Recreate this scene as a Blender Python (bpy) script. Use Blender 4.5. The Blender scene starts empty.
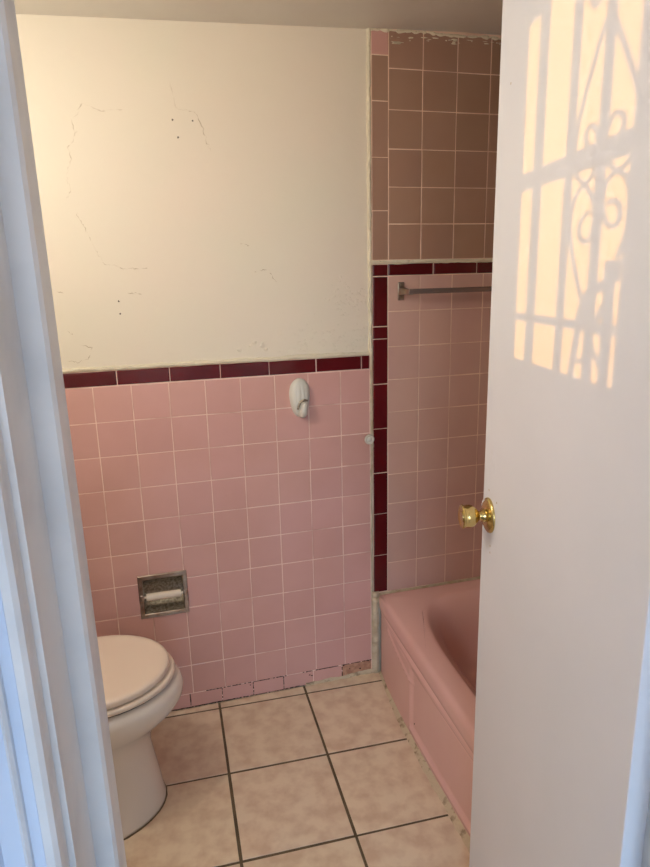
import bpy, bmesh, math, random
from mathutils import Vector, Matrix
random.seed(7)
COL = bpy.context.scene.collection
sc = bpy.context.scene
PI = math.pi

# ---------------------------------------------------------------- materials
def srgb(r, g, b):
    f = lambda c: (c/255)/12.92 if c/255 <= 0.04045 else (((c/255)+0.055)/1.055)**2.4
    return (f(r), f(g), f(b), 1)

def mat(name, col, rough=0.5, metal=0.0, col2=None, scale=8.0, bump=0.0, bscale=60.0, spec=0.5, tint=False,
        coat=0.0, detail=4.0, lo=0.4, hi=0.65):
    m = bpy.data.materials.new(name); m.use_nodes = True
    nt = m.node_tree; p = nt.nodes['Principled BSDF']
    p.inputs['Base Color'].default_value = col
    p.inputs['Roughness'].default_value = rough
    p.inputs['Metallic'].default_value = metal
    p.inputs['Specular IOR Level'].default_value = spec
    p.inputs['Coat Weight'].default_value = coat
    p.inputs['Coat Roughness'].default_value = 0.1
    tc = nt.nodes.new('ShaderNodeTexCoord')
    last = None
    if col2:
        n = nt.nodes.new('ShaderNodeTexNoise'); n.inputs['Scale'].default_value = scale; n.inputs['Detail'].default_value = detail
        nt.links.new(tc.outputs['Object'], n.inputs['Vector'])
        r = nt.nodes.new('ShaderNodeValToRGB')
        r.color_ramp.elements[0].position = lo; r.color_ramp.elements[1].position = hi
        r.color_ramp.elements[0].color = col; r.color_ramp.elements[1].color = col2
        nt.links.new(n.outputs['Fac'], r.inputs['Fac']); last = r.outputs['Color']
    if tint:
        a = nt.nodes.new('ShaderNodeAttribute'); a.attribute_name = 'tint'
        mx = nt.nodes.new('ShaderNodeMix'); mx.data_type = 'RGBA'; mx.blend_type = 'MULTIPLY'
        mx.inputs[0].default_value = 1.0
        if last: nt.links.new(last, mx.inputs[6])
        else: mx.inputs[6].default_value = col
        nt.links.new(a.outputs['Color'], mx.inputs[7]); last = mx.outputs[2]
    if last: nt.links.new(last, p.inputs['Base Color'])
    if bump:
        n2 = nt.nodes.new('ShaderNodeTexNoise'); n2.inputs['Scale'].default_value = bscale; n2.inputs['Detail'].default_value = 5
        nt.links.new(tc.outputs['Object'], n2.inputs['Vector'])
        b = nt.nodes.new('ShaderNodeBump'); b.inputs['Strength'].default_value = bump; b.inputs['Distance'].default_value = 0.01
        nt.links.new(n2.outputs['Fac'], b.inputs['Height']); nt.links.new(b.outputs['Normal'], p.inputs['Normal'])
    return m

M = {}
M['plaster'] = mat('cream_paint', srgb(230,221,200), 0.55, col2=srgb(234,219,200), scale=2.5, bump=0.12, bscale=14, lo=.35, hi=.7)
M['ceiling'] = mat('ceiling_paint', srgb(228,222,210), 0.6, col2=srgb(224,216,204), scale=3, bump=0.1, bscale=20)
M['hallpaint'] = mat('hall_paint', srgb(222,222,226), 0.7, bump=0.08, bscale=40)
M['pink'] = mat('pink_glaze', srgb(218,168,158), 0.22, col2=srgb(212,162,150), scale=4, bump=0.03, bscale=22, tint=True)
M['dusty'] = mat('dusty_pink_glaze', srgb(218,178,162), 0.25, col2=srgb(212,170,156), scale=4, bump=0.03, bscale=22, tint=True)
M['brown'] = mat('brown_glaze', srgb(178,142,120), 0.3, col2=srgb(172,134,112), scale=4, bump=0.03, bscale=22, tint=True)
M['maroon'] = mat('maroon_glaze', srgb(100,21,27), 0.16, col2=srgb(88,16,21), scale=6, bump=0.03, bscale=22, tint=True)
M['grout_pink'] = mat('pale_grout', srgb(238,206,190), 0.85, col2=srgb(196,150,134), scale=7, lo=.5, hi=.7)
M['grout_tan'] = mat('tan_grout', srgb(244,216,192), 0.85, col2=srgb(220,186,162), scale=9)
M['grout_dark'] = mat('dark_grout', srgb(112,94,70), 0.9, col2=srgb(92,76,56), scale=12)
M['caulk'] = mat('old_caulk', srgb(214,198,170), 0.6, col2=srgb(190,168,136), scale=28, bump=0.5, bscale=70)
M['dirty_caulk'] = mat('dirty_caulk', srgb(206,186,156), 0.8, col2=srgb(136,112,86), scale=38, bump=0.4, bscale=90, lo=.52, hi=.7)
M['tan'] = mat('tan_glaze', srgb(196,150,122), 0.4, col2=srgb(170,120,96), scale=60)
M['peel'] = mat('peeling_paint', srgb(224,212,186), 0.6, bump=0.6, bscale=80)
M['crack'] = mat('crack_dark', srgb(186,166,136), 0.9)
M['spot'] = mat('dark_spot', srgb(70,50,38), 0.9)
M['floor'] = mat('beige_floor_tile', srgb(230,208,180), 0.38, col2=srgb(212,182,154), scale=20, bump=0.02, bscale=30, tint=True, detail=9, lo=.40, hi=.66)
M['tub'] = mat('pink_enamel', srgb(230,184,175), 0.26, col2=srgb(226,178,169), scale=3)
M['porcelain'] = mat('white_porcelain', srgb(226,216,204), 0.14, coat=0.3)
M['lid'] = mat('seat_plastic', srgb(232,214,196), 0.3)
M['dark'] = mat('gap_shade_and_chip', srgb(60,48,40), 0.8)  # near-black for the shade in the seat gaps, and for the enamel chip
M['door'] = mat('door_paint', srgb(230,229,235), 0.42, col2=srgb(226,226,232), scale=3, bump=0.05, bscale=9)
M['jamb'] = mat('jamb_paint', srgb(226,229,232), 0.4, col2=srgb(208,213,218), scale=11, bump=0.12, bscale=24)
M['skytint'] = mat('skylight_tinted_paint', srgb(206,219,238), 0.4, col2=srgb(194,209,230), scale=9, bump=0.1, bscale=24)  # white casing paint with the blue of the skylight mixed into its colour
M['brass'] = mat('polished_brass', srgb(208,184,122), 0.2, 1.0)
M['cream_brass'] = mat('worn_brass', srgb(226,204,140), 0.35, 0.7)
M['chrome'] = mat('aged_chrome', srgb(178,166,154), 0.28, 1.0, col2=srgb(150,132,118), scale=30)
M['steel_dark'] = mat('tarnished_steel', srgb(182,168,146), 0.45, .7, col2=srgb(130,116,96), scale=120)
M['barplastic'] = mat('aged_towel_bar', srgb(150,134,126), 0.25, 0.6)
M['roller'] = mat('cream_roller', srgb(232,216,196), 0.5)
M['hook'] = mat('hook_plastic', srgb(212,206,192), 0.4)
M['iron'] = mat('wrought_iron', srgb(40,38,38), 0.6, 0.5)
M['wood'] = mat('grey_brown_wood', srgb(140,124,110), 0.5, col2=srgb(118,104,92), scale=7)

# ---------------------------------------------------------------- mesh helpers
def obj(name, bm, m=None, parent=None, smooth=False, auto=None):
    me = bpy.data.meshes.new(name)
    bm.normal_update(); bm.to_mesh(me); bm.free()
    o = bpy.data.objects.new(name, me); COL.objects.link(o)
    if m: me.materials.append(m)
    if parent: o.parent = parent
    if smooth:
        for p in me.polygons: p.use_smooth = True
        if auto:
            me.set_sharp_from_angle(angle=math.radians(auto))
    return o
def tag(o, label, cat=None, group=None):
    o['label'] = label
    if cat: o['category'] = cat
    if group: o['group'] = group
    return o
def struct(name, bm, m, **k):
    o = obj(name, bm, m, **k); o['kind'] = 'structure'; return o
def empty(name, loc, rz=0):
    o = bpy.data.objects.new(name, None); COL.objects.link(o); o.location = loc; o.rotation_euler = (0,0,rz)
    o.empty_display_size = .05
    return o
def box(bm, x0, x1, y0, y1, z0, z1, bev=0.0, mtx=None):
    r = bmesh.ops.create_cube(bm, size=1)
    vs = r['verts']
    bmesh.ops.scale(bm, vec=(x1-x0, y1-y0, z1-z0), verts=vs)
    bmesh.ops.translate(bm, vec=((x0+x1)/2, (y0+y1)/2, (z0+z1)/2), verts=vs)
    if bev:
        es = list({e for v in vs for e in v.link_edges})
        rr = bmesh.ops.bevel(bm, geom=es, offset=bev, segments=3, affect='EDGES', profile=0.5)
        vs = list({v for f in rr['faces'] for v in f.verts} | {v for v in vs if v.is_valid})
    if mtx: bmesh.ops.transform(bm, matrix=mtx, verts=vs)
    return bm
def loft(bm, rings, cap0=True, cap1=True, closed=True):
    R = [[bm.verts.new(p) for p in r] for r in rings]
    n = len(R[0])
    for a, b in zip(R, R[1:]):
        for i in range(n if closed else n-1):
            j = (i+1) % n
            bm.faces.new((a[i], a[j], b[j], b[i]))
    if cap0: bm.faces.new(list(reversed(R[0])))
    if cap1: bm.faces.new(R[-1])
    return R
def tube(bm, pts, r, n=8, caps=True):
    pts = [Vector(p) for p in pts]
    rs = r if isinstance(r, (list, tuple)) else [r]*len(pts)
    rings = []
    up = None
    for i, p in enumerate(pts):
        t = (pts[min(i+1, len(pts)-1)] - pts[max(i-1, 0)]).normalized()
        if up is None:
            up = Vector((0,0,1)) if abs(t.z) < .9 else Vector((1,0,0))
        s = t.cross(up).normalized(); up = s.cross(t).normalized()
        rings.append([p + rs[i]*(math.cos(2*PI*k/n)*s + math.sin(2*PI*k/n)*up) for k in range(n)])
    loft(bm, rings, caps, caps)
def lathe(bm, prof, mtx=None, n=32):
    """prof: (radius, axial) along local +z"""
    rings = []
    for r, z in prof:
        rings.append([Vector((r*math.cos(2*PI*k/n), r*math.sin(2*PI*k/n), z)) for k in range(n)])
    if mtx: rings = [[mtx @ p for p in q] for q in rings]
    loft(bm, rings)
def fix(bm):
    bmesh.ops.recalc_face_normals(bm, faces=bm.faces); return bm

# ---------------------------------------------------------------- tile panels
def subtract(rect, hole):
    x0, x1, z0, z1 = rect; a0, a1, c0, c1 = hole
    if x1 <= a0 or x0 >= a1 or z1 <= c0 or z0 >= c1: return [rect]
    out = []
    if x0 < a0: out.append((x0, a0, z0, z1))
    if x1 > a1: out.append((a1, x1, z0, z1))
    m0, m1 = max(x0, a0), min(x1, a1)
    if z0 < c0: out.append((m0, m1, z0, c0))
    if z1 > c1: out.append((m0, m1, c1, z1))
    return out
def tile_mesh(rects, thick, g=0.0013, bev=0.0014, var=0.02, plane='back', jit=0.0003, hole=None):
    """rects (u0,u1,w0,w1). plane 'back': u=x, w=z, faces -y. 'side': u=y, w=z, faces -x (callable conv)."""
    bm = bmesh.new(); lay = bm.loops.layers.float_color.new('tint')
    for rc in rects:
        t = 1 - random.random()*var*2; hue = (random.random()-.5)*var
        tint = (t, t*(1-hue*.5), t*(1+hue*.6), 1)
        for (u0, u1, w0, w1) in [rc]:
            gg = [g+random.uniform(-jit, jit)*1.5 for _ in range(4)]
            a0, a1, c0, c1 = u0+gg[0], u1-gg[1], w0+gg[2], w1-gg[3]
            if a1-a0 < .004 or c1-c0 < .004: continue
            d = thick + random.uniform(-jit, jit)
            b = bev
            P = [[(a0,c0,0),(a1,c0,0),(a1,c1,0),(a0,c1,0)],
                 [(a0,c0,d-b*.8),(a1,c0,d-b*.8),(a1,c1,d-b*.8),(a0,c1,d-b*.8)],
                 [(a0+b*.35,c0+b*.35,d-b*.25),(a1-b*.35,c0+b*.35,d-b*.25),(a1-b*.35,c1-b*.35,d-b*.25),(a0+b*.35,c1-b*.35,d-b*.25)],
                 [(a0+b,c0+b,d),(a1-b,c0+b,d),(a1-b,c1-b,d),(a0+b,c1-b,d)]]
            if plane == 'back': P = [[(u, -h, w) for u, w, h in r] for r in P]
            elif plane == 'right': P = [[(XR-h, u, w) for u, w, h in r] for r in P]
            elif plane == 'floor': P = [[(u, w, h-thick) for u, w, h in r] for r in P]
            nf = len(bm.faces); loft(bm, P, False, True)
            bm.faces.ensure_lookup_table()
            for f in bm.faces[nf:]:
                for l in f.loops: l[lay] = tint
    fix(bm)
    if hole:
        for co, no in (((hole[0], 0, 0), (1, 0, 0)), ((hole[1], 0, 0), (1, 0, 0)), ((0, 0, hole[2]), (0, 0, 1)), ((0, 0, hole[3]), (0, 0, 1))):
            bmesh.ops.bisect_plane(bm, geom=bm.verts[:]+bm.edges[:]+bm.faces[:], plane_co=co, plane_no=no)
        kill = [f for f in bm.faces if hole[0] < f.calc_center_median().x < hole[1] and hole[2] < f.calc_center_median().z < hole[3]]
        bmesh.ops.delete(bm, geom=kill, context='FACES')
    return bm
def ragged(path_u0, path_u1, w0, w1, step, thick, vertical=True, rag=0.003, y=0.0, seed=1):
    """irregular bead of caulk on the back wall, front at y - thick."""
    rnd = random.Random(seed); bm = bmesh.new()
    n = max(2, int((w1-w0)/step)); rings = []
    a = b = 0.0
    for i in range(n+1):
        w = w0+(w1-w0)*i/n
        a = a*.6+rnd.uniform(-rag, rag)*.7; b = b*.6+rnd.uniform(-rag, rag)*.7
        t = thick*(0.8+.4*rnd.random())
        u0, u1 = path_u0(w)+a, path_u1(w)+b
        sec = [(u0, 0), (u0+(u1-u0)*.15, -t*.75), (u0+(u1-u0)*.5, -t), (u0+(u1-u0)*.85, -t*.75), (u1, 0)]
        rings.append([(u, y+d, w) if vertical else (w, y+d, u) for u, d in sec])
    loft(bm, rings, True, True)
    return fix(bm)

TX0 = lambda y: .012+.040*y     # face of the tub apron
def sm(a, b, x):
    t = max(0, min(1, (x-a)/(b-a))); return t*t*(3-2*t)
AX = lambda y: -.013+.040*math.exp(y/.25)
XR = 0.76          # alcove right wall
XL = -1.44         # bathroom left wall
YF0, YF1 = -1.623, -1.458   # doorway wall, hall side / bathroom side
T = 0.006          # tile thickness

# ================================================================ ROOM SHELL
HOLE = (-0.7965, -0.6565, 0.372, 0.509)
def wall_back_bm():
    bm = bmesh.new(); d = 0.0
    x0, x1, z0, z1 = XL-.1, XR+.1, -.05, 2.3
    h = HOLE
    box(bm, x0, h[0], d, .12, z0, z1); box(bm, h[1], x1, d, .12, z0, z1)
    box(bm, h[0], h[1], d, .12, z0, h[2]); box(bm, h[0], h[1], d, .12, h[3], z1)
    box(bm, h[0], h[1], .075, .12, h[2], h[3])
    return bm
wall_back = struct('wall_back', wall_back_bm(), M['plaster'])
tag(wall_back, 'cracked cream plaster back wall above pink tile wainscot')
# grout beds
bm = bmesh.new()
for r in subtract((XL, -.006, 0.0, 1.183), HOLE): box(bm, r[0], r[1], -.0052, 0, r[2], r[3])
obj('wainscot_grout', bm, M['grout_pink'], wall_back)
bm = bmesh.new(); box(bm, .003, XR, -.0054, 0, .30, 1.474); obj('alcove_grout', bm, M['grout_tan'], wall_back)
bm = bmesh.new(); box(bm, .001, XR, -.0072, 0, 1.478, 2.15); obj('upper_grout', bm, M['grout_tan'], wall_back)
# pink wainscot
px, pz = 0.1095, 0.1082
rows = [(0.0, .055)] + [(.055+k*pz, .055+(k+1)*pz) for k in range(10)]
rects = []
for ri, (z0, z1) in enumerate(rows):
    off = 0.012 if ri == 0 else 0
    xs = [-.008] + [-i*px - (off if ri == 0 else 0) for i in range(1, 13)] + [XL]
    for a, b in zip(xs, xs[1:]): rects.append((b, a, z0, z1))
rects = [r for r in rects if not (r[2] == 0.0 and r[1] > -.05)]
obj('pink_wall_tiles', tile_mesh(rects, T, hole=HOLE, var=.025), M['pink'], wall_back)
obj('mismatched_tile', tile_mesh([(-.1215, -.008, 0, .055)], T), M['tan'], wall_back)['label'] = 'duller tan replacement tile at the foot of the wall'
# maroon border of the wainscot
xs = [-.008, -.037] + [-.037-.1535*k for k in range(1, 10)]
xs = [x for x in xs if x > XL]+[XL]
o = obj('maroon_border_tiles', tile_mesh([(b, a, 1.1385, 1.184) for a, b in zip(xs, xs[1:])], T+.002, bev=.003, var=.1), M['maroon'], wall_back)
o['label'] = 'dark maroon border tiles'
# alcove maroon vertical strip and cap
zs = [.325, .468, .625, .775, .932, 1.085, 1.235, 1.275, 1.434]
rc = [(.0030, .0560, a, b) for a, b in zip(zs, zs[1:])]
rc += [(.0030, .056, 1.4345, 1.472)] + [(a, b, 1.4355, 1.474) for a, b in zip([.056, .214, .372, .53, .688], [.214, .372, .53, .688, XR])]
obj('maroon_trim_tiles', tile_mesh(rc, T+.002, bev=.003, var=.1), M['maroon'], wall_back)['label'] = 'dark maroon trim tiles round the tub alcove'
# alcove dusty pink field
vx = [.0565, .168, .283, .3975, .511, .624, .737, XR]
hz = [.322, .434, .546, .658, .7655, .8765, .987, 1.0975, 1.2075, 1.322, 1.4345]
obj('alcove_tiles', tile_mesh([(a, b, c, d) for a, b in zip(vx, vx[1:]) for c, d in zip(hz, hz[1:])], T, var=.03), M['dusty'], wall_back)
# upper brown field
bz = [1.484, 1.594, 1.704, 1.8145, 1.925, 2.0385, 2.142]
rc = [(a, b, c, d) for a, b in zip(vx, vx[1:]) for c, d in zip(bz, bz[1:])]
bj = [1.484, 1.6345, 1.790, 1.948, 2.073]
rc += [(.0020, .0565, a, b) for a, b in zip(bj, bj[1:])]
obj('brown_alcove_tiles', tile_mesh(rc, .008, var=.05), M['brown'], wall_back)
obj('pink_corner_tile', tile_mesh([(.0020, .0565, 2.073, 2.145)], .008), M['pink'], wall_back)['label'] = 'single pink tile at the ceiling corner'
# caulk and paint beads on the wall
bm = ragged(lambda w: -.0075, lambda w: .026-.002*w/.33, 0.0, .33, .012, .016, rag=.0016, seed=3)
obj('corner_caulk', bm, M['caulk'], wall_back)
bm = ragged(lambda w: -.0075, lambda w: .0042-(.004 if w < .86 else 0), .33, 1.18, .010, .009, rag=.0024, seed=4)
obj('corner_caulk', bm, M['caulk'], wall_back)
bm = ragged(lambda w: -.0100, lambda w: .0032, 1.18, 1.47, .010, .009, rag=.0022, seed=5)
obj('corner_caulk', bm, M['peel'], wall_back)
bm = ragged(lambda w: -.0110, lambda w: .0030, 1.47, 2.145, .012, .009, rag=.0018, seed=6)
obj('corner_caulk', bm, M['peel'], wall_back)
bm = ragged(lambda w: 1.470, lambda w: 1.487, .0, XR, .012, .011, vertical=False, rag=.0022, seed=8)
obj('alcove_seam_caulk', bm, M['peel'], wall_back)
bm = ragged(lambda w: .3, lambda w: .3255+.0, .0, XR, .012, .012, vertical=False, rag=.0015, seed=9)
obj('tub_caulk', bm, M['caulk'], wall_back)
bm = ragged(lambda w: 1.1825, lambda w: 1.197, XL, -.006, .012, .0075, vertical=False, rag=.0026, seed=10)
obj('plaster_lip', bm, M['peel'], wall_back)
bm = ragged(lambda w: 2.133, lambda w: 2.147, .0, XR, .01, .0100, vertical=False, rag=.003, seed=11)
obj('ceiling_seam_paint', bm, M['peel'], wall_back)
bm = ragged(lambda w: -.004, lambda w: .012+.010*max(0, 1+w/.12)*(w > -.12), -.26, -.002, .01, .012, vertical=False, rag=.003, seed=12)
obj('floor_seam_caulk', bm, M['dirty_caulk'], wall_back)
# peeled flecks of paint at the top of the brown tiles and along the corner
rnd = random.Random(21); bm = bmesh.new()
def fleck(bm, x, z, sx, sz, y, rnd, n=9, th=.0014):
    k = []
    for i in range(n):
        a = 2*PI*i/n; r = .6+.5*rnd.random()
        k.append((x+sx*r*math.cos(a), y, z+sz*r*math.sin(a)))
    top = [(p[0]*.7+x*.3, y-th, p[2]*.7+z*.3) for p in k]
    loft(bm, [k, top], False, True)
for i in range(60):
    x = .06+rnd.random()*.69
    if (x*9) % 1 < .12: continue
    fleck(bm, x, 2.130-abs(rnd.gauss(0, .006)), .003+.011*rnd.random(), .001+.002*rnd.random(), -.0076, rnd)
for i in range(12): fleck(bm, .075+.03*rnd.random(), 2.105+.006*rnd.random(), .014, .0012, -.0081, rnd)
obj('peeling_flecks', fix(bm), M['peel'], wall_back)
bm = bmesh.new()
for i in range(110):
    x = -.30*rnd.random()**1.3-.012
    z = 1.197+abs(rnd.gauss(0, .05))
    fleck(bm, x, z, .002+.006*rnd.random(), .0015+.004*rnd.random(), .0002, rnd)
for i in range(60):
    fleck(bm, -.075-.05*rnd.gauss(0, .7), 1.37+.03*rnd.gauss(0, .8), .003+.006*rnd.random(), .002+.004*rnd.random(), .0002, rnd)
for x, z in ((-.395, 1.235), (-.385, 1.245), (-.435, 1.222), (-.362, 1.232), (-.352, 1.222), (-.36, 1.24)):
    fleck(bm, x, z, .008, .006, .0, rnd, th=.003)
obj('blistered_paint', fix(bm), M['plaster'], wall_back)
# cracks
CR = [[(-0.8245, 1.9055), (-0.8552, 1.8605), (-0.845, 1.8356), (-0.8687, 1.7968), (-0.8665, 1.7583), (-0.8831, 1.7256), (-0.8744, 1.6864), (-0.8897, 1.6665)],
 [(-0.8677, 1.6267), (-0.8408, 1.5658), (-0.8247, 1.5243), (-0.8077, 1.4892), (-0.7466, 1.4739), (-0.6898, 1.4756)],
 [(-0.831, 1.9053), (-0.8012, 1.9065)], [(-0.8016, 1.9027), (-0.7741, 1.8912), (-0.7207, 1.897)],
 [(-0.586, 1.9727), (-0.5772, 1.909), (-0.5222, 1.8981), (-0.5036, 1.8592), (-0.4865, 1.7927)],
 [(-0.4125, 1.5403), (-0.3867, 1.5357)], [(-0.3782, 1.4586), (-0.3312, 1.4621), (-0.309, 1.4268)],
 [(-0.7525, 1.4098), (-0.7106, 1.4012)],
 [(-0.9413, 1.2198), (-0.9089, 1.2137), (-0.8745, 1.223), (-0.8649, 1.2508), (-0.8969, 1.2637)],
 [(-0.9312, 1.3098), (-0.9132, 1.2952)], [(-0.963, 1.4261), (-0.9263, 1.4116)]]
bm = bmesh.new(); rnd = random.Random(5)
for c in CR:
    L = []
    for p, q in zip(c, c[1:]):
        m = max(1, int(math.dist(p, q)/.005))
        for i in range(m):
            t = i/m; L.append((p[0]+(q[0]-p[0])*t+rnd.uniform(-.0035, .0035), p[1]+(q[1]-p[1])*t+rnd.uniform(-.0035, .0035)))
    L.append(c[-1])
    run = []
    for k, pt in enumerate(L):
        run.append((pt[0], .0, pt[1]))
    tube(bm, run, [rnd.choice((.0011, .0006, .0003, .0001, .00005, .00005)) for _ in run], 5)
obj('plaster_cracks', fix(bm), M['crack'], wall_back)
bm = bmesh.new()
for x, z in ((-.5867, 1.8761), (-.5308, 1.8755), (-.5748, 1.8305), (-.7778, 1.3836), (-.7772, 1.3476)):
    fleck(bm, x, z, .003, .003, -.0002, rnd)
for x, z, s in ((-.052, .028, .005), (-.093, .035, .003), (-.244, .04, .004), (-.236, .036, .004), (-.46, .045, .003), (-.115, .052, .004), (-.02, .053, .003)):
    fleck(bm, x, z, s, s*.7, -.0060, rnd)
# grime in the joints of the lowest course
bm2 = bmesh.new(); rnd = random.Random(14)
def grime(u0, u1, horiz, at):
    n = max(3, int((u1-u0)/.006)); pr_ = None
    for k in range(n):
        if rnd.random() < .22: continue
        a_, b_ = u0+(u1-u0)*k/n, u0+(u1-u0)*(k+1)/n; h = .0006+.0012*rnd.random()
        if horiz: box(bm2, a_, b_, -T-.0002, -.0045, at-h, at+h)
        else: box(bm2, at-h, at+h, -T-.0002, -.0045, a_, b_)
grime(-.62, -.33, True, .055); grime(-.27, -.008, True, .055)
grime(-.80, -.12, True, .0015); grime(-.80, -.2, True, .003)
for i in range(1, 8):
    if i != 2: grime(.002, .054, False, -i*px-.012)
obj('grime_in_joints', bm2, M['spot'], wall_back)
obj('nail_holes', fix(bm), M['spot'], wall_back)

wall_back.location.y = T
# left, right, doorway walls
bm = bmesh.new(); box(bm, XL-.12, XL, YF1, 0, -.05, 2.3)
wl = struct('wall_left', bm, M['plaster'])
bm = bmesh.new(); box(bm, XR, XR+.12, YF1, 0, -.05, 2.3)
wr = struct('wall_right', bm, M['plaster'])
ys = [-.006-.1115*k for k in range(0, 14)]
ys = [y for y in ys if y > YF1]
rc = [(b, a, c, d) for a, b in zip(ys, ys[1:]) for c, d in zip(hz, hz[1:])]
rcb = [(b, a, c, d) for a, b in zip(ys, ys[1:]) for c, d in zip(bz, bz[1:])]
bm = bmesh.new(); box(bm, XR-.0045, XR, YF1, 0, .3, 2.14); obj('alcove_grout', bm, M['grout_tan'], wr)
obj('alcove_tiles', tile_mesh(rc, T, plane='right'), M['dusty'], wr)
obj('brown_alcove_tiles', tile_mesh(rcb, T, plane='right', var=.05), M['brown'], wr)
cx = -0.7268; cy = -2.018
JL, JR = cx-.073, cx+.540       # faces of the jambs
HX0, HX1, HY = -2.0, 1.3, -4.3
bm = bmesh.new()
box(bm, XL-.12, JL-.02, YF0+.001, YF1, -.05, 2.45); box(bm, JR+.045, HX1, YF0+.001, YF1, -.05, 2.45)
box(bm, HX0-.1, XL-.12, YF0+.001, YF1, -.05, 2.45)
box(bm, JL-.02, JR+.045, YF0+.001, YF1, 2.06, 2.45)
struct('wall_front', bm, M['hallpaint'])

# floor
bm = bmesh.new(); box(bm, XL, XR, -1.60, 0, -.06, -.0022)
floor = struct('floor', bm, M['grout_dark'])
ca, sa = math.cos(-.036), math.sin(-.036)
rects = []
ss, st = .3049, .3115
for i in range(-4, 6):
    for j in range(-2, 6):
        rects.append((-(i+1)*ss, -i*ss, -(j+1)*st, -j*st))
bm = tile_mesh(rects, .006, g=.0042, bev=.0012, var=.03, plane='floor')
bmesh.ops.transform(bm, matrix=Matrix.Translation((.0357, -.0548, 0)) @ Matrix.Rotation(-.036, 4, 'Z'), verts=bm.verts)
for co, no in (((XL, 0, 0), (-1, 0, 0)), ((.05, 0, 0), (1, 0, 0)), ((0, -.003, 0), (0, 1, 0)), ((0, -1.56, 0), (0, -1, 0))):
    bmesh.ops.bisect_plane(bm, geom=bm.verts[:]+bm.edges[:]+bm.faces[:], plane_co=co, plane_no=no, clear_outer=True)
obj('floor_tiles', bm, M['floor'], floor)
# caulk along the tub foot
rnd = random.Random(33); bm = bmesh.new(); rings = []
a = 0; n = 120
for i in range(n+1):
    y = -.012-1.43*i/n; base = AX(y)+.0015
    a = a*.6+rnd.uniform(-.002, .002); w = .010+.010*min(1, -y/.5)
    h = .007+.003*rnd.random()
    rings.append([(base-w+a, y, 0), (base-w*.6+a, y, h*.4), (base-w*.15, y, h), (base+.004, y, h*1.2), (base+.004, y, 0)])
loft(bm, rings)
obj('tub_foot_caulk', fix(bm), M['dirty_caulk'], floor)

# bathroom ceiling (slightly out of level)
bm = bmesh.new()
zc = lambda x: 2.1415+.030*x
loft(bm, [[(XL-.02, y, zc(XL)), (XR+.02, y, zc(XR)), (XR+.02, y, 2.32), (XL-.02, y, 2.32)] for y in (YF1-.01, .02)])
struct('ceiling', fix(bm), M['ceiling'])

# ---------------- hall behind the camera
bm = bmesh.new(); box(bm, HX0, HX1, HY, -1.60, -.06, -.001)
hf = struct('floor_hall', bm, M['wood'])
bm = bmesh.new(); box(bm, HX0-.1, HX1+.1, HY-.1, YF0+.02, 2.45, 2.55); struct('ceiling_hall', bm, M['hallpaint'])
bm = bmesh.new(); box(bm, HX1, HX1+.1, HY, YF0+.001, -.05, 2.45); struct('wall_hall_right', bm, M['hallpaint'])
# sun direction and the grille opening it shines through
PH, EL = math.radians(40), math.radians(2.5)
Dd = Vector((-.2035, -.9791, 0)); E0 = Vector((-.0689, -.87, 0))
def to_grille(w, z, X):
    P = E0+Dd*w; k = (P.x-X)/math.sin(PH)
    return Vector((X, P.y-k*math.cos(PH), z+k*math.tan(EL)))
XW = HX0
a = to_grille(.138, 1.302, XW); b = to_grille(.492, 1.88, XW)
WY0, WY1 = b.y-.06, a.y; WZ0, WZ1 = a.z, b.z
bm = bmesh.new()
box(bm, XW-.04, XW, HY, WY0, -.05, 2.45); box(bm, XW-.04, XW, WY1, YF0+.001, -.05, 2.45)
box(bm, XW-.04, XW, WY0, WY1, -.05, WZ0); box(bm, XW-.04, XW, WY0, WY1, WZ1, 2.45)
struct('wall_hall_left', bm, M['hallpaint'])
# back wall of the hall with an unseen window added for blue skylight
W2 = (-1.75, -.35, .7, 2.1)
bm = bmesh.new()
box(bm, HX0-.1, W2[0], HY-.1, HY, -.05, 2.45); box(bm, W2[1], HX1+.1, HY-.1, HY, -.05, 2.45)
box(bm, W2[0], W2[1], HY-.1, HY, -.05, W2[2]); box(bm, W2[0], W2[1], HY-.1, HY, W2[3], 2.45)
struct('wall_hall_back', bm, M['hallpaint'])
bm = bmesh.new()
box(bm, W2[0], W2[0]+.04, HY-.07, HY-.03, W2[2], W2[3]); box(bm, W2[1]-.04, W2[1], HY-.07, HY-.03, W2[2], W2[3])
box(bm, W2[0], W2[1], HY-.07, HY-.03, W2[2], W2[2]+.04); box(bm, W2[0], W2[1], HY-.07, HY-.03, W2[3]-.04, W2[3])
box(bm, W2[0], W2[1], HY-.065, HY-.035, 1.38, 1.42)
struct('added_window_2', bm, M['jamb'])  # frame of the added window, there to throw skylight on the casing
# window with wrought iron grille
XG = XW-.055
def gt(pts, r, bm):
    tube(bm, [to_grille(w, z, XG) for w, z in pts], r, 8)
def smoothp(pts, k=2):
    for _ in range(k):
        q = [pts[0]]
        for p, n_ in zip(pts, pts[1:]):
            q += [(p[0]*.75+n_[0]*.25, p[1]*.75+n_[1]*.25), (p[0]*.25+n_[0]*.75, p[1]*.25+n_[1]*.75)]
        pts = q+[pts[-1]]
    return pts
win = bpy.data.objects.new('window_1', None); COL.objects.link(win); win['kind'] = 'structure'
def sbar(w, wid, nm):
    bm = bmesh.new(); f = .74
    p = to_grille(w, 1.5, XG)
    box(bm, XG-.004, XG+.004, p.y-wid*f/2, p.y+wid*f/2, WZ0-.02, WZ1+.02)
    obj(nm, bm, M['iron'], win)
sbar(.203, .024, 'window_mullion')
for w in (.317, .411): sbar(w, .014, 'grille_bar')
for z, h in ((1.592, .028), (1.376, .012)):
    bm = bmesh.new(); p = to_grille(.3, z, XG)
    box(bm, XG-.004, XG+.004, WY0-.02, WY1+.02, p.z-h/2, p.z+h/2); obj('grille_rail', bm, M['iron'], win)
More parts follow.
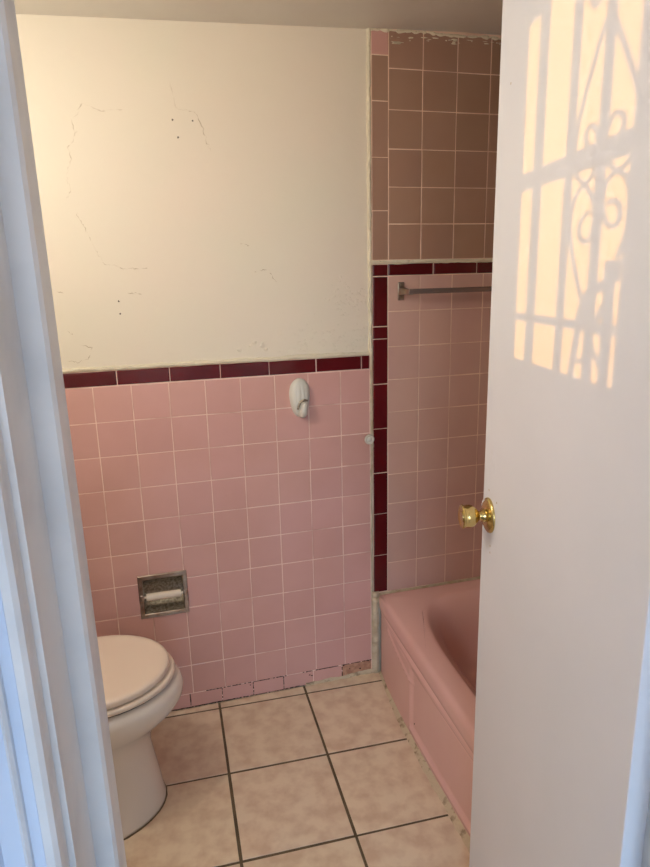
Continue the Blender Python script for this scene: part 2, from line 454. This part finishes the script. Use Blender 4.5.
SC = {'s1': [(0.386, 1.524), (0.368, 1.518), (0.359, 1.507), (0.366, 1.492), (0.38, 1.486), (0.395, 1.49), (0.403, 1.504), (0.403, 1.522), (0.395, 1.542), (0.368, 1.561), (0.343, 1.573), (0.335, 1.585), (0.331, 1.609), (0.334, 1.63), (0.345, 1.659), (0.362, 1.688), (0.376, 1.712), (0.389, 1.734), (0.405, 1.75), (0.409, 1.762)],
's2': [(0.379, 1.601), (0.363, 1.614), (0.362, 1.625), (0.374, 1.632), (0.387, 1.628), (0.397, 1.616), (0.401, 1.595), (0.395, 1.575), (0.385, 1.566), (0.368, 1.561), (0.347, 1.552), (0.333, 1.534), (0.331, 1.514), (0.336, 1.491), (0.347, 1.467), (0.365, 1.437), (0.386, 1.409), (0.4, 1.384), (0.423, 1.352), (0.445, 1.33)],
's3': [(0.437, 1.531), (0.449, 1.533), (0.463, 1.529), (0.47, 1.517), (0.465, 1.505), (0.45, 1.501), (0.432, 1.51), (0.422, 1.529), (0.422, 1.552), (0.439, 1.563), (0.457, 1.566), (0.473, 1.57), (0.488, 1.581), (0.492, 1.61), (0.488, 1.643), (0.476, 1.663), (0.457, 1.69), (0.439, 1.714), (0.42, 1.738), (0.411, 1.755)],
's4': [(0.422, 1.618), (0.426, 1.627), (0.438, 1.633), (0.453, 1.63), (0.462, 1.62), (0.459, 1.611), (0.448, 1.601), (0.429, 1.592), (0.429, 1.578), (0.443, 1.57), (0.46, 1.564), (0.478, 1.557), (0.488, 1.539), (0.491, 1.51), (0.487, 1.492), (0.477, 1.475), (0.471, 1.465)],
's5': [(0.35, 1.80), (0.354, 1.783), (0.359, 1.775), (0.367, 1.77), (0.374, 1.771), (0.379, 1.774), (0.388, 1.79)]}
for k, l in SC.items():
    bm = bmesh.new(); gt(smoothp(l), .0029, bm); obj('grille_scroll', bm, M['iron'], win)
bm = bmesh.new()
gt(smoothp([(0.381, 1.379), (0.388, 1.398), (0.398, 1.414), (0.414, 1.426), (0.434, 1.43), (0.451, 1.432)]), .007, bm)
gt(smoothp([(0.459, 1.459), (0.461, 1.45), (0.46, 1.441), (0.456, 1.431), (0.456, 1.41), (0.459, 1.383), (0.458, 1.356), (0.457, 1.326), (0.459, 1.290)]), .0068, bm)
gt([(.461, 1.462), (.4605, 1.450), (.460, 1.437)], .0095, bm)
gt([(0.384, 1.40), (0.375, 1.353), (0.369, 1.328), (0.363, 1.290)], .0045, bm)
gt([(0.404, 1.400), (0.414, 1.366), (0.417, 1.337), (0.418, 1.290)], .0045, bm)
gt([(0.388, 1.378), (0.419, 1.379), (0.463, 1.374)], .008, bm)
gt(smoothp([(0.444, 1.407), (0.437, 1.395), (0.43, 1.387), (0.412, 1.385)]), .0035, bm)
gt(smoothp([(0.375, 1.332), (0.386, 1.327), (0.399, 1.332), (0.407, 1.342)]), .003, bm)
obj('grille_ornament', bm, M['iron'], win)
bm = bmesh.new(); yr = to_grille(.492, 1.5, XG).y
box(bm, XG-.006, XG+.006, WY0-.03, yr, WZ0-.02, WZ1+.02); obj('window_stile', bm, M['jamb'], win)
bm = bmesh.new()
z3 = to_grille(.15, 1.822, XG).z; y3 = to_grille(.203, 1.5, XG).y
box(bm, XG-.004, XG+.004, y3, WY1+.03, z3, WZ1+.02); obj('window_shade', bm, M['jamb'], win)

# ---------------- door frame (profile extruded along z, leaning a touch out of plumb)
def extrude_profile(prof, z0, z1, lean=-.0083, zr=.99):
    bm = bmesh.new()
    rings = [[(x+lean*(z-zr), y, z) for x, y in prof] for z in (z0, z1)]
    loft(bm, rings); return fix(bm)
def P(t, dy): return (cx+t*dy, cy+dy)
# left: stop, jamb and stepped casing
stop = [(cx-.056, cy+.530), (cx-.0560, cy+.478), (cx-.0585, cy+.473), (cx-.0735, cy+.473), (cx-.0735, cy+.530)]
jl = [(JL, YF1), (JL, cy+.396), (JL-.0035, cy+.3955), (JL-.02, cy+.3955), (JL-.02, YF1)]
frame_l = struct('trim_1', extrude_profile(jl, 0, 2.04), M['jamb'])
obj('door_stop', extrude_profile(stop, 0, 2.04), M['jamb'], frame_l)
c0 = cx-.077
cas = [(c0, cy+.3955), (c0, cy+.382), (c0-.001, cy+.377), (c0-.004, cy+.3745), (c0-.009, cy+.3745), (c0-.0105, cy+.379),
       (cx-.094, cy+.380), (cx-.0945, cy+.3765), (cx-.0965, cy+.3745), (cx-.0985, cy+.3765), (cx-.0995, cy+.381), (cx-.112, cy+.382), (cx-.114, cy+.375), (cx-.118, cy+.373), (cx-.135, cy+.373), (cx-.137, cy+.377), (cx-.137, cy+.3955)]
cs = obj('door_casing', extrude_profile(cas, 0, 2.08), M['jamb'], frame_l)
cs.data.materials.append(M['skytint'])
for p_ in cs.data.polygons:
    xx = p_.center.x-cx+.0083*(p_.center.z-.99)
    if p_.normal.z**2 < .5 and (-.0940 < xx < -.0865 or -.114 < xx < -.100 or xx < -.1185): p_.material_index = 1  # flats facing the hall get the skylight-blue colour, beads stay white
# scuffs on the painted frame
bm = bmesh.new(); rnd = random.Random(77)
for dy, z, a_ in ((.415, 1.30, .0016), (.44, 1.12, .0024), (.455, .92, .0012), (.425, .84, .0018), (.46, 1.36, .0014), (.43, .97, .0010), (.41, 1.05, .0010)):
    X = cx-.0735-.0083*(z-.99); n = 9
    k_ = [(X-.0002, cy+dy+a_*(.6+.6*rnd.random())*math.cos(2*PI*i/n), z+2*a_*(.6+.6*rnd.random())*math.sin(2*PI*i/n)) for i in range(n)]
    loft(bm, [k_, [(p[0]+.0004, p[1]*.7+(cy+dy)*.3, p[2]*.7+z*.3) for p in k_]], False, True)
obj('frame_scuffs', fix(bm), M['crack'], frame_l)
# right: jamb with rebate and casing
jr = [(JR, YF0-.0005), (JR, cy+.500), (JR+.022, cy+.500), (JR+.022, YF1+.012), (JR+.045, YF1+.012), (JR+.045, YF0-.0005)]
frame_r = struct('trim_2', extrude_profile(jr, 0, 2.04, 0), M['jamb'])
cr = [(JR+.006, cy+.3945), (JR+.006, cy+.380), (JR+.012, cy+.377), (JR+.05, cy+.377), (JR+.065, cy+.380), (JR+.066, cy+.3945)]
obj('door_casing', extrude_profile(cr, 0, 2.08, 0), M['jamb'], frame_r)
bm = bmesh.new(); box(bm, JL+.012, JR+.044, YF0, YF1, 2.041, 2.059); struct('trim_3', bm, M['jamb'])

# ---------------- door, open into the bathroom
H0 = Vector((-.193, -1.467, 0))
door = empty('door_1', (H0.x, H0.y, 0), math.atan2(-Dd.y, -Dd.x))   # local +x runs from hinge to free edge
door['kind'] = 'structure'
DW = .61
bm = bmesh.new(); box(bm, .002, DW, -.035, 0, .012, 2.03, bev=.0018)   # local +y faces the room (-X)
slab = obj('door_slab', bm, M['door'], door)
# paint drips and scars on the slab
bm = bmesh.new(); rnd = random.Random(2)
def blob(bm, x, z, sx, sz, h=.0008, n=12):
    k = [(x+sx*(.8+.3*rnd.random())*math.cos(2*PI*i/n), -.0001, z+sz*(.8+.3*rnd.random())*math.sin(2*PI*i/n)) for i in range(n)]
    t = [(p[0]*.7+x*.3, h, p[2]*.7+z*.3) for p in k]
    loft(bm, [k, t], False, True)
for w, z, a, b in ((.052, 1.105, .008, .022), (.058, 1.075, .006, .018), (.045, 1.09, .005, .02)):
    blob(bm, DW-w, z, a, b)
obj('paint_drips', fix(bm), M['door'], door, smooth=True)
bm = bmesh.new()
for w, z in ((.055, .907), (.056, .893), (.083, 1.01), (.035, 1.02), (.062, 1.76)): blob(bm, DW-w, z, .0022, .0028, .0002)
obj('door_scuffs', fix(bm), M['crack'], door)
# knob
KM = Matrix.Translation((DW-.043, 0, .969)) @ Matrix.Rotation(-PI/2, 4, 'X') @ Matrix.Scale(.88, 4)   # axis -> local +y
bm = bmesh.new()
lathe(bm, [(.001, 0), (.041, 0), (.0415, .002), (.040, .005), (.036, .0075), (.030, .010), (.026, .0125), (.022, .013), (.0165, .0132), (.0155, .018), (.001, .018)], KM)
knob = bpy.data.objects.new('door_knob', None); COL.objects.link(knob); knob.parent = door
obj('rosette', fix(bm), M['brass'], knob, smooth=True, auto=50)
bm = bmesh.new()
lathe(bm, [(.001, .014), (.0125, .014), (.0125, .019), (.0105, .022), (.0105, .025), (.015, .029), (.021, .0345), (.0250, .040), (.0268, .047), (.0266, .054), (.0255, .0590), (.0258, .0605), (.0278, .062), (.0278, .0645), (.0250, .0665), (.018, .0645), (.012, .0635), (.0115, .0655), (.001, .066)], KM)
obj('knob', fix(bm), M['brass'], knob, smooth=True, auto=45)['label'] = 'polished brass tulip-shaped door knob'
bm = bmesh.new()
for i in range(7):
    a = -1.0+i*.3
    p = KM @ Vector((.036*math.cos(a), .036*math.sin(a), .0078))
    r = bmesh.ops.create_icosphere(bm, subdivisions=1, radius=.0028+.0015*rnd.random(), matrix=Matrix.Translation(p) @ Matrix.Diagonal((1, .3, 1, 1)))
obj('paint_splatter', bm, M['door'], knob)
for z in (.25, 1.8):
    bm = bmesh.new(); lathe(bm, [(.001, 0), (.005, 0), (.005, .09), (.001, .09)], Matrix.Translation((-.004, -.004, z)), n=12)
    obj('hinge', fix(bm), M['jamb'], door)

# ================================================================ BATHTUB
def se(a, b, n, th):
    c, s = math.cos(th), math.sin(th)
    return a*math.copysign(abs(c)**(2/n), c), b*math.copysign(abs(s)**(2/n), s)
tub = empty('bathtub', (0, 0, 0), 0)
tag(tub, 'pink enamelled bathtub built into the tiled alcove behind the open door', 'bathtub')
RZ = .326
N = 96; bm = bmesh.new(); rings = []
cxm, cym = .387, -.728
def outer(th, inset, z, r=10):
    c, s = math.cos(th), math.sin(th); hx, hy = .371-inset, .717-inset
    k = min(hx/max(abs(c), 1e-6), hy/max(abs(s), 1e-6))
    X, Y = cxm+k*c, cym+k*s
    X += .040*(Y)*max(0, (.76-X)/.76)
    return (X, Y, z)
def inner(th, ax, ay, n, z, ox=0, oy=0):
    x, y = se(ax, ay, n, th)
    X, Y = cxm+.008+ox+x, cym+oy+y
    X += .040*(Y+.12)*max(0, (.76-X)/.76)
    return (X, Y, z)
TH = sorted([2*PI*k/N+.001 for k in range(N)]+[math.atan2(sy*.71, sx*.364) % (2*PI) for sx in (-1, 1) for sy in (-1, 1)])
# apron top lip, rounded
for ins, z in ((.006, .262), (.001, .270), (0, .285), (0, .303), (.0015, .312), (.005, .320), (.011, .3245), (.018, RZ)):
    rings.append([outer(t, ins, z) for t in TH])
for ax, ay, n, z in ((.320, .650, 4.6, RZ), (.314, .640, 4.4, RZ-.001), (.309, .633, 4.2, RZ-.005), (.304, .626, 4.2, RZ-.014), (.277, .592, 4, RZ-.04), (.265, .570, 4, RZ-.12), (.25, .545, 4, RZ-.2), (.232, .52, 4, .085), (.20, .485, 3.6, .058), (.14, .40, 3, .048), (.02, .1, 2, .044)):
    rings.append([inner(t, ax, ay, n, z) for t in TH])
loft(bm, rings, False, True)
obj('basin', fix(bm), M['tub'], tub, smooth=True, auto=60)
# apron as a relief
bm = bmesh.new(); NY, NZ = 180, 60
V = []
for i in range(NY+1):
    y = -.012-1.428*i/NY; row = []
    for k in range(NZ+1):
        z = .29*k/NZ
        x = AX(y)
        if z > .262: x = max(x, TX0(y)+.0085)*sm(.262, .268, z)+x*(1-sm(.262, .268, z))
        inp = sm(-.345, -.358, y)                                    # pressed panel begins
        x += .006*inp*sm(.030, .042, z)*(1-sm(.236, .246, z))
        x -= .003*inp*math.exp(-((z-.026)/.007)**2)
        # thin groove below the lip
        x += .0035*math.exp(-((z-(.256-.02*sm(-.1, -.7, y)))/.0016)**2)*sm(-.10, -.2, y)
        # short moulded ridge near the wall end
        if -.37 < y < -.10:
            zr = .240-.045*(-.12-y)/.236
            x -= .0055*math.exp(-((z-zr)/.0042)**2)*sm(-.10, -.125, y)*(1-sm(-.355, -.37, y))
        e = math.exp(-((y+.352)/.005)**2)*(1-sm(.19, .2, z))*sm(.01, .03, z)
        x -= .0022*e
        row.append(bm.verts.new((x, y, z)))
    V.append(row)
for i in range(NY):
    for k in range(NZ):
        bm.faces.new((V[i][k], V[i+1][k], V[i+1][k+1], V[i][k+1]))
o = obj('apron', fix(bm), M['tub'], tub, smooth=True)
sol = o.modifiers.new('thick', 'SOLIDIFY'); sol.thickness = .012; sol.offset = -1
bm = bmesh.new(); tube(bm, [(AX(-.375)+.0055, -.375, .055), (AX(-.376)+.0055, -.376, .060)], .0012, 6)
obj('chip', bm, M['dark'], tub)['label'] = 'small dark chip in the enamel'

# ================================================================ TOILET
toi = empty('toilet', (-1.427, -.360, 0), math.radians(0))
tag(toi, 'white floor-standing toilet with its lid down against the left wall', 'toilet')
def egg(cx_, af, ab, b, z, n=56, ex=2.0, cut=None):
    out = []
    for k in range(n):
        t = 2*PI*k/n; c, s = math.cos(t), math.sin(t)
        a = af if c > 0 else ab
        x = cx_+a*math.copysign(abs(c)**(2/ex), c); y = b*math.copysign(abs(s)**(2/ex), s)
        if cut is not None: x = max(x, cut)
        out.append((x, y, z))
    return out
bm = bmesh.new()
prof = [(.0, .42, .238, .27, .160), (.012, .42, .238, .27, .160), (.03, .42, .233, .265, .152), (.08, .42, .227, .26, .133), (.14, .42, .217, .255, .125), (.185, .425, .206, .25, .121),
        (.215, .43, .203, .25, .123), (.25, .443, .205, .25, .132), (.28, .467, .215, .25, .147), (.308, .488, .224, .25, .161), (.335, .498, .231, .25, .171), (.358, .50, .232, .25, .175), (.377, .50, .226, .25, .172), (.388, .50, .214, .24, .163), (.392, .50, .19, .22, .14)]
loft(bm, [egg(c, af, ab, b, z) for z, c, af, ab, b in prof])
obj('bowl', fix(bm), M['porcelain'], toi, smooth=True)
def slab_egg(z0, z1, c, af, ab, b, cut, r=.005, dome=0):
    bm = bmesh.new(); R = []
    for z, i in ((z0, r), (z0+r*.4, r*.2), (z0+r, 0), (z1-r, 0), (z1-r*.4, r*.3), (z1, r*1.3)):
        R.append(egg(c, af-i, ab-i, b-i, z, cut=cut))
    if dome:
        for f, dz in ((.90, .0012), (.86, -.0005), (.6, .0003), (.25, .0006)):
            R.append([(c+(p[0]-c)*f, p[1]*f, z1+dz) for p in egg(c, af, ab, b, z1, cut=cut)])
    loft(bm, R); return fix(bm)
obj('seat_gap_shade', slab_egg(.388, .3975, .50, .203, .22, .160, .27, .001), M['dark'], toi)  # dark filler slabs stand in for the shade under seat and lid
obj('seat', slab_egg(.396, .413, .50, .213, .23, .172, .27, .006), M['lid'], toi, smooth=True, auto=50)
obj('seat_gap_shade', slab_egg(.412, .4185, .50, .191, .22, .158, .27, .001), M['dark'], toi)
obj('lid', slab_egg(.416, .437, .50, .199, .23, .169, .265, .006, 1), M['lid'], toi, smooth=True, auto=50)
for s in (-1, 1):
    bm = bmesh.new(); tube(bm, [(.255, s*.07-.02, .405), (.255, s*.07+.02, .405)], .012, 12); obj('hinge', bm, M['lid'], toi, smooth=True, auto=40)
bm = bmesh.new(); box(bm, .012, .205, -.23, .23, .375, .72, bev=.02); obj('tank', bm, M['porcelain'], toi, smooth=True, auto=40)
bm = bmesh.new(); box(bm, .008, .212, -.24, .24, .722, .755, bev=.010); obj('tank_lid', bm, M['porcelain'], toi, smooth=True, auto=40)
bm = bmesh.new(); tube(bm, [(.215, -.17, .66), (.222, -.17, .66), (.228, -.13, .655), (.228, -.09, .65)], [.012, .009, .006, .007], 10); obj('flush_lever', bm, M['chrome'], toi, smooth=True)
# dark grimy bead round the foot
bm = bmesh.new(); ring = egg(.42, .2395, .271, .1615, .0, n=70)
R = []
rnd = random.Random(8)
for p in ring:
    c = Vector((.42, 0, 0)); d = (Vector(p)-c).normalized(); w = .0004+.0020*rnd.random()
    R.append([Vector(p)-d*.004, Vector(p)+d*w, Vector(p)+d*w*.6+Vector((0, 0, .003)), Vector(p)-d*.004+Vector((0, 0, .004))])
R.append(R[0])
for a_, b_ in zip(R, R[1:]):
    va = [bm.verts.new(q) for q in a_]; vb = [bm.verts.new(q) for q in b_]
    for k in range(3): bm.faces.new((va[k], va[k+1], vb[k+1], vb[k]))
obj('foot_caulk', fix(bm), M['grout_dark'], toi)

# ================================================================ PAPER HOLDER
ph = empty('toilet_paper_holder', (-.7265, 0, .441))
tag(ph, 'empty recessed chrome toilet paper holder in the pink tiles beside toilet', 'paper holder')
ow, oh, iw, ih = .0775, .0755, .0635, .060
bm = bmesh.new()
def rect(w, h, y): return [(-w, y, -h), (w, y, -h), (w, y, h), (-w, y, h)]
loft(bm, [rect(ow, oh, .0015), rect(ow, oh, -.004), rect(ow-.002, oh-.002, -.006), rect(iw+.002, ih+.002, -.006), rect(iw, ih, -.004), rect(iw, ih, .004)], False, False)
o = obj('frame', fix(bm), M['chrome'], ph)
bm = bmesh.new()
# curved recess
rings = []
for x in (-iw, iw):
    rings.append([(x, .004-.0, -ih)]+[(x, .004+.055*math.sin(PI*t/10)**.7, -ih+2*ih*t/10) for t in range(1, 10)]+[(x, .004, ih)])
loft(bm, rings, True, True, closed=False)
o = obj('recess', fix(bm), M['steel_dark'], ph)
bm = bmesh.new(); tube(bm, [(-.055, -.006, .0), (-.054, -.006, .0), (.054, -.006, .0), (.055, -.006, .0)], [.009, .0118, .0118, .009], 16); tube(bm, [(-.062, -.006, 0), (.062, -.006, 0)], .004, 10)
obj('roller', bm, M['roller'], ph, smooth=True, auto=40)
for s in (-1, 1):
    bm = bmesh.new(); box(bm, s*.0685-.007, s*.0685+.007, -.012, -.004, -.010, .010, bev=.003); obj('roller_bracket', bm, M['chrome'], ph, smooth=True, auto=40)

# ================================================================ TOWEL BAR
tb = empty('towel_bar', (.10, 0, 1.386))
tag(tb, 'grey metal towel bar mounted on the alcove tiles above the tub', 'towel bar')
for i, x in enumerate((.0, .62)):
    bm = bmesh.new(); box(bm, x-.011, x+.011, -.006, 0, -.029, .029, bev=.0025)
    br = obj('bracket', bm, M['chrome'], tb, smooth=True, auto=40)
    bm = bmesh.new(); s = 1 if i == 0 else -1
    loft(bm, [[(x-.009, -.004, -.012), (x+.009, -.004, -.012), (x+.009, -.004, .012), (x-.009, -.004, .012)],
              [(x-.005+s*.010, -.030, -.009), (x+.007+s*.010, -.030, -.009), (x+.007+s*.010, -.030, .007), (x-.005+s*.010, -.030, .007)],
              [(x-.006+s*.014, -.052, -.0105), (x+.008+s*.014, -.052, -.0105), (x+.008+s*.014, -.052, .0085), (x-.006+s*.014, -.052, .0085)]])
    obj('post', fix(bm), M['chrome'], tb)
    for z in (-.021, .021):
        bm = bmesh.new(); lathe(bm, [(.001, 0), (.0042, 0), (.003, .002), (.001, .0022)], Matrix.Translation((x, -.006, z)) @ Matrix.Rotation(PI/2, 4, 'X'), n=12)
        sob = obj('screw', fix(bm), M['steel_dark'], br)
bm = bmesh.new(); box(bm, .008, .612, -.053, -.037, -.0085, .0075, bev=.003)
obj('bar', bm, M['barplastic'], tb, smooth=True, auto=40)

# ================================================================ WALL HOOK
hk = empty('wall_hook', (-.2485, 0, 1.060))
tag(hk, 'large off-white plastic stick-on hook on the pink tiles under maroon border', 'hook')
bm = bmesh.new(); rings = []
for k in range(25):
    t = k/24                                     # 0 bottom .. 1 top
    z = -.064+.128*t
    hw = .0352*max(.02, 1-abs(2*t-1)**(2.6 if t > .5 else 3.4))**.5*(0.76+.24*sm(0, .70, t))
    dep = .003+.020*max(0, 1-abs(2*t-1)**3)**.5*(1-.25*sm(.4, 1, t))
    ring = []
    for j in range(25):
        u = -1+2*j/24
        y = -dep*(1-abs(u)**3.2)**.6
        if .12 < t < .92:
            for g_ in (-.38, .02, .42): y += .0016*math.exp(-((u-g_)/.07)**2)*math.sin(PI*(t-.12)/.8)
        ring.append((hw*u, y-.0005, z))
    rings.append(ring)
loft(bm, rings, True, True, closed=False)
obj('body', fix(bm), M['hook'], hk, smooth=True, auto=70)
bm = bmesh.new()
pp = [(.002, -.012, -.051), (.0035, -.020, -.051), (.005, -.027, -.046), (.0065, -.030, -.036), (.008, -.030, -.024), (.009, -.029, -.015), (.009, -.028, -.011)]
tube(bm, pp, [.010, .0125, .0125, .0115, .0105, .0085, .004], 16)
obj('tongue', fix(bm), M['hook'], hk, smooth=True)
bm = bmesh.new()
tube(bm, [(.022, -.0185, -.008), (.010, -.0215, -.005), (-.003, -.0225, -.009), (-.0085, -.022, -.022), (-.0115, -.0205, -.034)], [.003, .005, .0045, .0042, .0035], 8)  # raised dark tube in place of the shade inside the hook opening
obj('slot_shadow_gap', fix(bm), M['steel_dark'], hk, smooth=True)['label'] = 'dark curved strip standing in for slot shade behind the tongue'

# ================================================================ HOLDBACK KNOB
kb = empty('curtain_holdback', (-.019, 0, .905))
tag(kb, 'small white painted round knob at the corner caulk between pink tiles and maroon trim', 'wall knob')
RM = Matrix.Rotation(PI/2, 4, 'X')
bm = bmesh.new(); lathe(bm, [(.001, 0), (.012, 0), (.012, .004), (.007, .007), (.006, .022), (.001, .022)], Matrix.Translation((.008, 0, 0)) @ RM, n=20)
obj('base', fix(bm), M['caulk'], kb, smooth=True, auto=50)
bm = bmesh.new(); lathe(bm, [(.001, .018), (.012, .018), (.0165, .021), (.017, .025), (.0145, .029), (.0115, .0275), (.009, .0265), (.0065, .029), (.001, .030)], RM, n=24)
obj('disc', fix(bm), M['hook'], kb, smooth=True, auto=60)

# ================================================================ LIGHT
w = bpy.data.worlds.new('sky'); sc.world = w; w.use_nodes = True
nt = w.node_tree; bg = nt.nodes['Background']
sky = nt.nodes.new('ShaderNodeTexSky'); sky.sky_type = 'NISHITA'; sky.sun_disc = False
sky.sun_elevation = math.radians(12); sky.sun_rotation = math.radians(220)
sky.air_density = 1.2; sky.ozone_density = 2.5
nt.nodes.remove(sky)
tc = nt.nodes.new('ShaderNodeTexCoord'); sx = nt.nodes.new('ShaderNodeSeparateXYZ'); cr_ = nt.nodes.new('ShaderNodeValToRGB')
cr_.color_ramp.elements[0].position = 0.0; cr_.color_ramp.elements[0].color = (.50, .42, .36, 1)     # ground
cr_.color_ramp.elements[1].position = 0.5; cr_.color_ramp.elements[1].color = (.27, .60, 1.0, 1)     # high sky
e = cr_.color_ramp.elements.new(.04); e.color = (.60, .80, 1.0, 1)
nt.links.new(tc.outputs['Generated'], sx.inputs[0]); nt.links.new(sx.outputs['Z'], cr_.inputs['Fac'])
nt.links.new(cr_.outputs['Color'], bg.inputs['Color']); bg.inputs['Strength'].default_value = 11.0

def light(name, kind, loc, energy, col, **k):
    l = bpy.data.lights.new(name, kind); l.energy = energy; l.color = col
    for a_, b_ in k.items():
        if hasattr(l, a_): setattr(l, a_, b_)
    o = bpy.data.objects.new(name, l); COL.objects.link(o); o.location = loc; return o
s = light('sun', 'SUN', (-3, -5, 3), 4.4, (1, .44, .02), angle=math.radians(.10))
dirv = Vector((math.sin(PH)*math.cos(EL), math.cos(PH)*math.cos(EL), -math.sin(EL)))
s.rotation_euler = dirv.to_track_quat('-Z', 'Y').to_euler()
l = light('vanity_lamp', 'POINT', (-1.22, -.78, 1.86), 13.5, (1, .965, .90), shadow_soft_size=.03)
# sky portals at the added rear window and the grille window
p = light('window_portal', 'AREA', ((W2[0]+W2[1])/2, HY-.12, (W2[2]+W2[3])/2), 1, (1, 1, 1), shape='RECTANGLE', size=W2[1]-W2[0], size_y=W2[3]-W2[2])
p.rotation_euler = (PI/2, 0, 0); p.data.cycles.is_portal = True
p = light('window_portal', 'AREA', (XW-.1, (WY0+WY1)/2, (WZ0+WZ1)/2), 1, (1, 1, 1), shape='RECTANGLE', size=WY1-WY0, size_y=WZ1-WZ0)
p.rotation_euler = (PI/2, 0, -PI/2); p.data.cycles.is_portal = True
l = light('hall_fill_light', 'POINT', (-.2, -3.0, 2.2), 2, (1, .93, .88), shadow_soft_size=.12)  # added fill for the unseen hall, not a known lamp

# ================================================================ CAMERA
cam = bpy.data.cameras.new('camera'); co = bpy.data.objects.new('camera', cam); COL.objects.link(co)
r = Vector((.9617, -.2731, -.0225)); u = Vector((.0875, .2284, .9696)); f = Vector((.2597, .9345, -.2435))
f.normalize(); r = (r-f*r.dot(f)).normalized(); u = r.cross(f)
m = Matrix((r, u, -f)).transposed().to_4x4(); m.translation = Vector((cx, cy, 1.4589))
co.matrix_world = m
cam.sensor_fit = 'HORIZONTAL'; cam.sensor_width = 36; cam.lens = 36*651.8/650; cam.clip_start = .02
sc.camera = co
vs = sc.view_settings; vs.view_transform = 'Standard'; vs.look = 'None'; vs.gamma = 1; vs.use_curve_mapping = False
vs.exposure = 0.02
